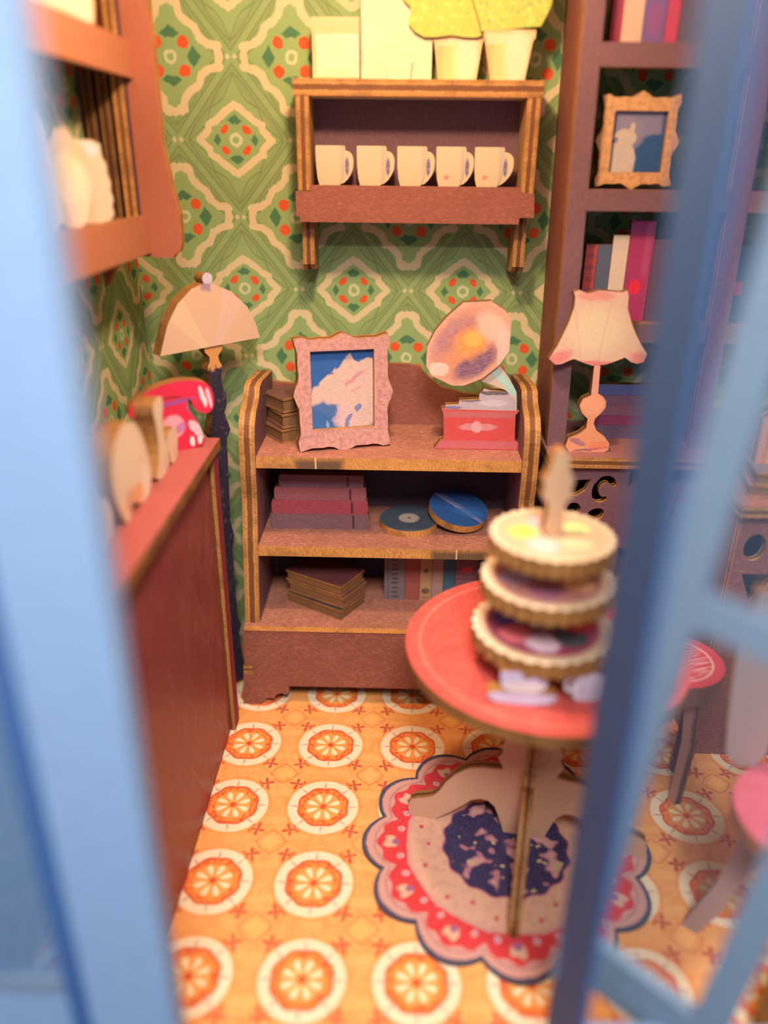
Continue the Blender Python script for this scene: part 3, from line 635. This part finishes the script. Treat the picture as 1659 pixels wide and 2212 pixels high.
def strip_books(items, y, z, group, where, th=.028):
    for x0, x1, h, c, lab, L in items:
        m = blobs('book_spine_print', c, L, (.5, .3), warp=.003)
        b = thing('book', lab, 'book', (x0, y, z), 0, group)
        slab('spine', [(.0008, 0), (x1-x0-.0008, 0), (x1-x0-.0008, h), (.0008, h)], th, m, ply(th, .6), b)
g = 'books on the top row of the tall unit'
strip_books([(.940, .966, .22, (.60, .05, .12), 'thin bright pink book at the left end of the top row', [(.013, .1, .003, .12, (.8, .4, .4), .6, 0, .4, 1)]),
             (.966, 1.018, .25, (.62, .42, .30), 'wide beige book beside the thin pink one in the top row', []),
             (1.018, 1.072, .25, (.16, .10, .30), 'violet book with a red blot and blue edges in the top row', [(.027, .06, .018, .035, (.38, .06, .16), .9), (.027, .1, .024, .16, (.22, .10, .26), .6, 0, .1, 1)]),
             (1.072, 1.104, .23, (.50, .06, .13), 'crimson-pink book right of the violet one in the top row', []),
             (1.104, 1.262, .25, (.12, .08, .12), 'broad dark book behind the blue bar in the top row', []),
             (1.345, 1.50, .24, (.03, .07, .22), 'dark blue book in the right bay of the top row', [])], .36, 1.893, g, '')
g = 'books on the third row of the tall unit'
strip_books([(.938, .970, .200, (.50, .07, .06), 'orange-red patterned book at the left of the third row', [(.016, .02+.03*k, .013, .008, (.22, .05, .10), .7) for k in range(7)]),
             (.970, 1.008, .200, (.10, .11, .16), 'slate grey book in the third row of the tall unit', []),
             (1.008, 1.052, .225, (.70, .52, .40), 'cream book in the third row above the pink lamp', []),
             (1.052, 1.118, .262, (.40, .035, .12), 'tall magenta book with a red blot in the third row', [(.033, .25, .04, .02, (.26, .05, .20), .8, 0, .2, 1), (.03, .09, .016, .02, (.85, .02, .04), .9), (.05, .20, .008, .08, (.50, .10, .20), .5, 0, .3, 1)]),
             (1.118, 1.275, .215, (.14, .045, .06), 'broad dark maroon book behind the blue bar in the third row', []),
             (1.345, 1.60, .20, (.03, .06, .18), 'dark blue book with a pink label in the third row right bay', [(.0, .09, .03, .018, (.60, .04, .14), .9, 0, .2, 1)])], .35, 1.230, g, '')
zz = .875
for i, (h, c, lab) in enumerate(((.042, (.17, .10, .16), 'bottom purple-grey'), (.030, (.30, .05, .12), 'crimson second-lowest'), (.034, (.26, .11, .15), 'mauve middle'), (.028, (.22, .10, .17), 'plum fourth'), (.032, (.10, .12, .30), 'topmost blue'))):
    b = thing('book', lab+' book of the flat stack behind the pink lamp', 'book', (1.018-.003*(i % 2), .37, zz), 0, 'books lying behind the pink lamp')
    slab('spine', [(0, 0), (.20, 0), (.20, h-.0006), (0, h-.0006)], .03, wood('flat_spine_%s' % 'abcde'[i], c, 'x', .6, 1.5, .6), ply(.03, .5), b)
    zz += h

# small frame in the second row
sf = thing('framed_picture', 'small peach carved frame with a sitting white cat picture on shelf', 'picture', (.940, .335, 1.580), 4)
slab('frame', frame_outline(.192, .205, .0045), .03, frame_wood('peach_carved_frame', (.72, .36, .16)), ply(.03, .8), sf, (0, 0, 0), holes=[rect(.030, .168, .030, .172)])
m = blobs('cat_print', (.03, .09, .24), [(.06, .15, .10, .03, (.26, .22, .34), 1, 0, .1, 1), (.115, .135, .03, .022, (.26, .22, .34), .9), (.055, .12, .06, .045, (.30, .24, .32), .9), (.06, .055, .040, .055, (.66, .52, .42), 1, 0, .12), (.066, .105, .030, .022, (.66, .50, .38), 1, 25, .12), (.082, .130, .007, .018, (.66, .50, .38), 1, -8, .3), (.052, .118, .020, .010, (.68, .50, .36), 1, 30, .3), (.042, .105, .008, .006, (.10, .12, .35), .8)], warp=.012)
slab('picture', rect(.024, .174, .024, .178), .006, m, ply(.006), sf, (0, .012, 0))
plate('beaded_ornament', 'grey ornament with a string of pale beads behind the blue bar', 'ornament', smooth([(0, 0), (.05, 0), (.07, .10), (.06, .2), (.03, .22), (.005, .12)], 1), .02, blobs('bead_print', (.10, .16, .24), [(.02, .02+.022*k, .008, .007, (.45, .52, .58), .9) for k in range(9)]), (1.215, .36, 1.568))

# pink lamp on the counter
l2 = thing('table_lamp', 'table lamp with scalloped cream and pink shade on the right counter', 'lamp', (1.0, .245, .875), 0)
LS = [(-.1, .432), (-.105, .446), (-.091, .45), (-.068, .442), (-.039, .45), (-.002, .448), (.023, .446), (.035, .451), (.04, .436), (.041, .406), (.058, .365), (.075, .334), (.092, .308), (.11, .284), (.104, .262), (.086, .257), (.070, .262), (.052, .274), (.030, .264), (.004, .254), (-.033, .25), (-.060, .258), (-.085, .268), (-.100, .262), (-.116, .254), (-.134, .251), (-.153, .267), (-.133, .305), (-.111, .362), (-.1, .404)]
m = blobs('pink_shade_print', (.70, .46, .32), [(-.03, .345, .07, .06, (.78, .62, .38), .7, 0, .6), (-.045, .436, .05, .014, (.72, .18, .18), .7, 0, .6), (.02, .445, .03, .01, (.80, .36, .30), .5), (-.13, .268, .04, .018, (.72, .14, .16), .8, 25, .7), (-.035, .256, .07, .008, (.72, .12, .14), .8, 0, .6), (.092, .27, .03, .018, (.72, .16, .14), .8, -25, .7), (-.01, .35, .0018, .09, (.62, .34, .30), .6, -6, .6, 1), (-.082, .34, .0018, .09, (.62, .34, .30), .5, 12, .6, 1)], warp=.012)
slab('lamp_shade', LS, .03, m, ply(.03, .7), l2)
LB = [(-.028, .262), (-.012, .262), (-.008, .172), (.006, .164), (.017, .150), (.018, .132), (.007, .115), (-.007, .100), (-.010, .085), (0, .065), (.024, .048), (.042, .026), (.041, .005), (.030, 0), (-.070, 0), (-.082, .016), (-.076, .040), (-.045, .055), (-.029, .070), (-.028, .098), (-.046, .115), (-.056, .135), (-.048, .156), (-.027, .166), (-.027, .198)]
m = blobs('orange_lamp_base_print', (.75, .30, .15), [(-.02, .14, .03, .03, (.85, .38, .22), .7), (-.05, .03, .025, .008, (.20, .08, .18), .7, -20), (-.01, .008, .05, .004, (.15, .06, .16), .8, 8), (-.02, .22, .02, .05, (.72, .36, .30), .7), (.01, .02, .03, .012, (.80, .16, .08), .6)], warp=.015)
slab('lamp_base', LB, .03, m, ply(.03, .55), l2, (0, .001, 0))

# suitcase in the lower cabinet
sc = thing('suitcase', 'pink suitcase with grey latches leaning in the lower cabinet', 'suitcase', (1.27, .30, .487), 0)
m = wood('pink_leather_print', (.52, .10, .15), 'x', .75, 1.2, .3)
body = smooth([(-.175, .02), (-.155, .0), (.15, 0), (.175, .03), (.18, .18), (.165, .235), (.13, .25), (-.14, .25), (-.172, .22), (-.178, .12)], 1)
R8 = Matrix.Rotation(rad(9), 4, 'Y')
def sp(name, pts, T, mf, y, me=None):
    o = slab(name, pts, T, mf, me or ply(T, .8), sc); o.matrix_local = Matrix.Translation((0, y, .030)) @ R8; return o
sp('case_body', body, .035, m, 0)
ST = plain('strap_leather', (.62, .28, .26)); DKM = plain('dark_seam', (.20, .03, .06))
for x in (-.055, .02): sp('strap', rect(x-.028, x+.028, .002, .246), .004, ST, -.004, ST)
for x in (-.090, -.02, .055): sp('seam', rect(x-.002, x+.002, .03, .22), .003, DKM, -.003, DKM)
GM = plain('grey_metal', (.36, .38, .36), .4, .5)
for z in (.085, .13): sp('latch', rect(.105, .145, z, z+.036), .006, GM, -.006, GM)

# ------------------------------------------------------------------ writing desk piece at far right with books
dk = thing('side_cabinet', 'brown cabinet with gold fretwork at the right edge', 'cabinet', (1.6, .1, 0))
slab('fretwork_front', rect(1.345, 1.78, .0, .80), .026, brown(), ply(.026, 1.2), dk, (0, .0, 0), holes=[circ(1.395, .70, .03, 16, .04), [(1.375, .62), (1.47, .62), (1.42, .52)], circ(1.50, .70, .03, 16, .04), smooth([(1.40, .44), (1.5, .46), (1.5, .36), (1.41, .33)], 1)])
board('top_board', 1.325, 1.80, -.03, .19, .80, .832, shelfw(), dk, 'top')
board('side_panel', 1.345, 1.37, .026, .19, 0, .80, brown('z'), dk, 'left')
relparts(dk)
OP = wood('orange_page_wood', (.62, .30, .08))
book('lower thick book with golden page edges at right edge', .24, .16, .035, shelfw(), (1.36, .035, .832), -14, 'books on the right cabinet', pages=(.7, .36, .1))
book('upper book with golden page edges at right edge', .24, .16, .035, wood('grey_cover', (.25, .2, .2)), (1.372, .03, .867), -10, 'books on the right cabinet', pages=(.7, .36, .1))
b = plate('wooden_box', 'orange-brown ribbed box standing on the books at right edge', 'box', [(0, 0), (.18, 0), (.18, .135), (.045, .135), (.045, .17), (.018, .17), (.018, .135), (0, .12)], .04, blobs('orange_rib_print', (.62, .24, .12), [(.02+.035*k, .06, .004, .08, (.42, .12, .07), .7, 0, .4, 1) for k in range(5)] + [(.03, .155, .02, .018, (.85, .7, .5), 1, 0, .1, 1)]), (1.395, .10, .902), -4)

# ------------------------------------------------------------------ rug
m = Mat('printed_rug', .85, .1).base((.055, .055, .10))
wx = (m.noise(60, 60, 60, 2, .6, 2)-.5)*.007; wz = (m.noise(60, 60, 60, 2, .6, 8)-.5)*.007
x, z = m.x+wx, m.z+wz; r = glen(x, z); th = gatan2(z, x)
ph = (gfrac((th - rad(14))/rad(30)) - .5)*2.0              # -1..1 over a lobe, 0 at its tip
lob = 1.0 - ph*ph
PK = (.60, .30, .24); RD = (.62, .03, .035)
m.mix(inside(r-(.322+lob*.040), .004), PK)
n = m.noise(200, 200, 200, 1); m.mix(inside(gabs(r-(.306+lob*.034))-.003, .004)*m.thr(n, .45, .2), (.36, .12, .16), .8)
m.mix(inside(r-(.296+lob*.034+.012*gcos(ph*9.0)*.5), .005), RD)
m.mix(inside(glen(ph*.085, r-.300)-.017-.005*gsin(th*60.0), .006), (.66, .38, .25))
m.mix(inside(glen(ph*.085, r-.286)-.010, .005), (.30, .10, .22))
m.mix(inside(glen((gabs(ph)-.62)*.085, r-.275)-.0095, .005), (.66, .38, .38), .95)
m.mix(inside(glen((gabs(ph)-.62)*.085, r-.275)-.0035, .004), (.40, .08, .20), .9)
m.mix(inside(r-(.262-lob*.006), .004), PK)
m.mix(inside(r-(.247), .005), (.68, .38, .24))
n = m.noise(45, 45, 45, 3, .6); m.mix(inside(r-.245, .004)*m.thr(n, .56, .12), (.52, .27, .20), .5)
for k, (rr, aa) in enumerate(((.225, 15), (.2, 30), (.22, 48))):
    t2 = (gfrac((th - rad(aa))/rad(60)) - .5)*rad(60)
    m.mix(inside(glen(r*gcos(t2)-rr, r*gsin(t2))-.006, .004), (.55, .03, .08))
m.mix(inside(r-(.163+.004*gsin(th*16.0)), .004), (.42, .10, .16))
m.mix(inside(r-(.159+.004*gsin(th*16.0)), .004), (.022, .018, .075))
n = m.noise(22, 22, 22, 1, .5, 3); m.mix(inside(r-.15, .004)*m.thr(n, .57, .03), (.42, .17, .20))
n = m.noise(22, 22, 22, 1, .5, 3); m.mix(inside(r-.15, .004)*m.thr(n, .63, .03), (.58, .30, .26))
n = m.noise(32, 32, 32, 1, .5, 11); m.mix(inside(r-.15, .004)*m.thr(n, .68, .03), (.52, .36, .20))
f = m.noise(420, 420, 420, 2, .6, 6); m.mix(m.thr(f, .55, .2), (.75, .55, .5), .14); m.bump(f, .4, .002)
RUG = m.done()
rp = []
for i in range(180):
    t = 2*pi*i/180; phv = (((t-rad(14))/rad(30)) % 1-.5)*2
    R0 = .332+.042*(1-phv*phv); rp.append((R0*cos(t), R0*sin(t)))
tag(slab('rug', rp, .008, RUG, plain('rug_edge', (.05, .05, .09)), None, (.737, -.378, .009), 'top'), 'round scalloped red and navy oriental rug under the round table', 'rug')

# ------------------------------------------------------------------ round red table
tb = thing('round_table', 'round table with red top and light carved cross legs on the rug', 'table', (.79, -.33, .010), -12)
m = Mat('red_table_top', .6, .3).base((.58, .075, .065))
r = glen(m.x, m.z); n = m.noise(20, 20, 20, 3); m.mix(m.thr(n, .5, .3), (.70, .12, .08), .7)
m.mix(inside(gabs(r-.292)-.0022, .003), (.80, .28, .20), .7); n = m.noise(500, 200, 30, 1); m.mix(m.thr(n, .6, .1), (.78, .22, .18), .4)
slab('tabletop', circ(0, 0, .325, 96), .03, m.done(), ply(.03, .6, True), tb, (0, 0, .591), 'top')
LEGW = wood('pale_pink_plywood', (.62, .36, .22), 'z', .8, 1.2, .25)
half = [(0, .561), (.068, .561), (.067, .40), (.070, .33), (.066, .30), (.078, .285), (.070, .265), (.082, .245), (.072, .225), (.066, .210), (.09, .207), (.118, .204), (.145, .198), (.163, .188), (.189, .165), (.211, .135), (.229, .098), (.245, .080), (.262, .071), (.285, .064), (.303, .055), (.310, .03), (.306, .0), (.238, -.001), (.222, .012), (.189, .042), (.16, .070), (.142, .090), (.118, .100), (.098, .098), (.080, .082), (.068, .052), (.052, 0), (0, 0)]
full = half + [(-x, z) for x, z in reversed(half[1:-1])]
slab('leg', full, .028, LEGW, ply(.028, .75), tb, (0, -.014, 0), 'front')
for s, rz in ((1, -90), (-1, 90)):
    slab('leg', [(x+.0145, z) for x, z in half], .028, LEGW, ply(.028, .75), tb, (.014*(1 if rz == 90 else -1), 0, 0), 'front', rz)

# cake stand
ck = thing('cake_stand', 'three tier scalloped cake stand with carved finial on the red table', 'cake stand', (.76, -.42, .60))
def tierpts(r): return [(r*(1+.06*abs(sin(14*t)))*cos(t), r*(1+.06*abs(sin(14*t)))*sin(t)) for t in [i*2*pi/224 for i in range(224)]]
def tier(z, r, T, sd, cols, basec, name='tier'):
    rnd = random.Random(sd); m = Mat('tier_print', .6, .3).base((.66, .44, .28))
    rr = glen(m.x, m.z); wx = (m.noise(45, 45, 45, 2, .6, sd)-.5)*.02; wz = (m.noise(45, 45, 45, 2, .6, sd+5)-.5)*.02
    m.mix(inside(r*.97-rr, .006), (.86, .72, .52), .8)
    m.mix(inside(rr-r*.85, .012), basec)
    for i in range(len(cols)):
        a = i*2*pi/len(cols)+sd; q = r*.5
        m.mix(inside(glen(m.x-q*cos(a)+wx, m.z-q*sin(a)+wz)-r*.25, .010), cols[i], .95)
    m.mix(inside(rr-.022, .01), (.62, .42, .28), .8)
    return slab(name, tierpts(r), T, m.done(), ply(T, .8, True), ck, (0, 0, z), 'top')
tier(.112, .145, .036, 1, [(.45, .02, .08), (.42, .50, .38), (.06, .06, .34), (.72, .16, .18), (.62, .45, .5), (.05, .08, .09), (.70, .05, .06)], (.30, .05, .09))
tier(.232, .133, .036, 2, [(.72, .26, .10), (.36, .30, .52), (.28, .10, .16), (.85, .45, .2), (.60, .52, .66)], (.40, .16, .14))
tier(.332, .122, .036, 3, [(.85, .66, .12), (.80, .52, .50), (.92, .60, .35), (.62, .70, .30), (.62, .45, .50)], (.74, .42, .27))
PW = wood('tan_plywood', (.55, .33, .18), 'z', .8, 1.15, .25)
slab('foot', [(-.055, 0), (.055, 0), (.035, .03), (.03, .076), (-.03, .076), (-.035, .03)], .03, PW, ply(.03), ck, (0, -.015, 0))
slab('pole', [(-.03, .112), (.03, .112), (.022, .196), (-.022, .196)], .03, PW, ply(.03), ck, (0, -.015, 0)); slab('pole', [(-.026, .232), (.026, .232), (.02, .296), (-.02, .296)], .03, PW, ply(.03), ck, (0, -.015, 0))
slab('finial', smooth([(-.022, .332), (.022, .332), (.016, .385), (.018, .41), (.034, .42), (.026, .44), (.034, .452), (.022, .47), (.018, .49), (.012, .52), (-.012, .52), (-.018, .49), (-.022, .47), (-.034, .452), (-.026, .44), (-.034, .42), (-.018, .41), (-.016, .385)], 1), .028, PW, ply(.028), ck, (0, -.014, 0), rz=8)

# cups and pot on the table
LC = blobs('lilac_cup_print', (.56, .50, .62), [(0, .045, .05, .012, (.78, .66, .52), .8), (0, .012, .08, .006, (.66, .62, .72), .7)])
c = thing('teacup', 'lilac and cream teacup on its saucer at the front of the red table', 'cup', (.708, -.558, .60), -4)
slab('saucer', smooth([(-.07, .028), (-.078, .022), (-.055, .002), (.045, .002), (.070, .020), (.066, .03), (.04, .032), (-.05, .032)], 1), .034, LC, ply(.034, .9, True), c)
slab('cup_body', smooth([(-.045, .030), (.04, .030), (.048, .075), (.046, .082), (-.05, .082), (-.052, .075)], 1), .03, LC, ply(.03, .7, True), c, (0, .002, 0))
WCP = blobs('white_teacup_print', (.80, .76, .78), [(.0, .03, .02, .03, (.60, .56, .66), .6)])
c = thing('teacup', 'small white teacup between the cake stand and the blue bar', 'cup', (.842, -.54, .60), 5)
slab('cup_body', smooth([(-.022, 0), (.02, 0), (.032, .02), (.034, .07), (-.032, .07), (-.034, .025)], 1), .03, WCP, ply(.03), c)
slab('cup_handle', smooth([(-.030, .062), (-.048, .06), (-.05, .03), (-.03, .018)], 1), .026, WCP, ply(.026), c, (0, .002, 0), holes=[circ(-.038, .042, .005, 8, .01)])
c = thing('teapot', 'white flowered teapot behind the blue bars on the red table', 'teapot', (.955, -.50, .60), 0)
TP = blobs('teapot_print', (.78, .74, .70), [(0, .07, .03, .03, (.30, .42, .50), .7), (.02, .14, .02, .02, (.72, .45, .2), .6)])
slab('teapot_body', smooth([(-.04, 0), (.04, 0), (.062, .03), (.066, .07), (.05, .11), (.03, .125), (.012, .13), (.01, .15), (-.01, .15), (-.012, .13), (-.035, .125), (-.055, .10), (-.064, .06), (-.058, .02)], 1), .03, TP, ply(.03), c)
slab('teapot_handle', smooth([(-.05, .10), (-.075, .115), (-.10, .09), (-.10, .04), (-.08, .012), (-.055, .02), (-.06, .03)], 1), .026, TP, ply(.026), c, (0, .002, 0), holes=[smooth([(-.062, .085), (-.082, .09), (-.088, .05), (-.07, .03), (-.066, .05)], 1)])
c = plate('flower_vase', 'small vase of orange flowers behind the white teapot', 'vase', smooth([(-.02, 0), (.02, 0), (.03, .05), (.018, .09), (.045, .12), (.05, .17), (.02, .20), (-.03, .20), (-.05, .16), (-.04, .12), (-.018, .09), (-.03, .05)], 1), .03, blobs('orange_flower_print', (.78, .70, .62), [(0, .16, .045, .04, (.85, .36, .10), .95), (0, .10, .03, .02, (.08, .10, .18), .8)]), (.975, -.38, .60))

# ------------------------------------------------------------------ round stool and chair at right
SW = Mat('red_seat_print', .6, .3).base((.62, .07, .10)); m = SW; r = glen(m.x, m.z); th = gatan2(m.z, m.x)
n = rotn(m, 20, 12, 160, 3); m.mix(inside(r-.095, .004)*m.thr(n, .56, .06), (.85, .45, .45), .8)
m.mix(inside(gabs(r-.098)-.003, .004), (.88, .55, .50), .8); SW = SW.done()
st = thing('stool', 'round stool with red seat behind the red table', 'stool', (1.19, -.115, .0), 0)
slab('seat', circ(0, 0, .128, 48), .06, SW, plain('stool_side', (.26, .12, .08)), st, (0, 0, .42), 'top')
for a in (20, 110, 200, 290):
    slab('leg', [(.03, .36), (.10, .36), (.115, .20), (.105, 0), (.08, 0), (.088, .20), (.07, .30), (.03, .32)], .024, LEGW, ply(.024, .6), st, (0, 0, 0), 'front', a)
ch = thing('chair', 'light plywood chair with round pink-red seat at the right edge', 'chair', (1.30, -.70, 0), 0)
PS = Mat('pink_seat_print', .65, .25).base((.62, .14, .19)); n = PS.noise(30, 30, 30, 3); PS.mix(PS.thr(n, .5, .3), (.55, .10, .15), .7); PS = PS.done()
slab('seat', circ(0, 0, .172, 56, .165), .035, PS, ply(.035, .7, True), ch, (0, 0, .45), 'top')
LG = wood('greyish_pink_plywood', (.44, .30, .25), 'z', .85, 1.1, .25)
legp = [(.02, .415), (.12, .415), (.135, .32), (.155, .18), (.205, .0), (.168, .0), (.125, .12), (.10, .25), (.06, .34), (.02, .36)]
for a in (140, 50, -40, -130):
    slab('leg', legp, .028, LG, ply(.028, .45, True), ch, (0, 0, 0), 'front', a)
slab('backrest', smooth([(-.12, .45), (-.035, .45), (-.04, .60), (-.065, .80), (-.155, .80), (-.14, .60)], 1), .028, LG, ply(.028, .6, True), ch, (-.025, .145, 0), 'front', 0)
slab('backrest', smooth([(.02, .45), (.10, .45), (.13, .62), (.14, .80), (.04, .80), (.03, .62)], 1), .028, LG, ply(.028, .6, True), ch, (0, .145, 0), 'front', 0)
slab('back_rail', rect(-.16, .15, .80, .88), .028, LG, ply(.028, .6, True), ch, (0, .145, 0), 'front')
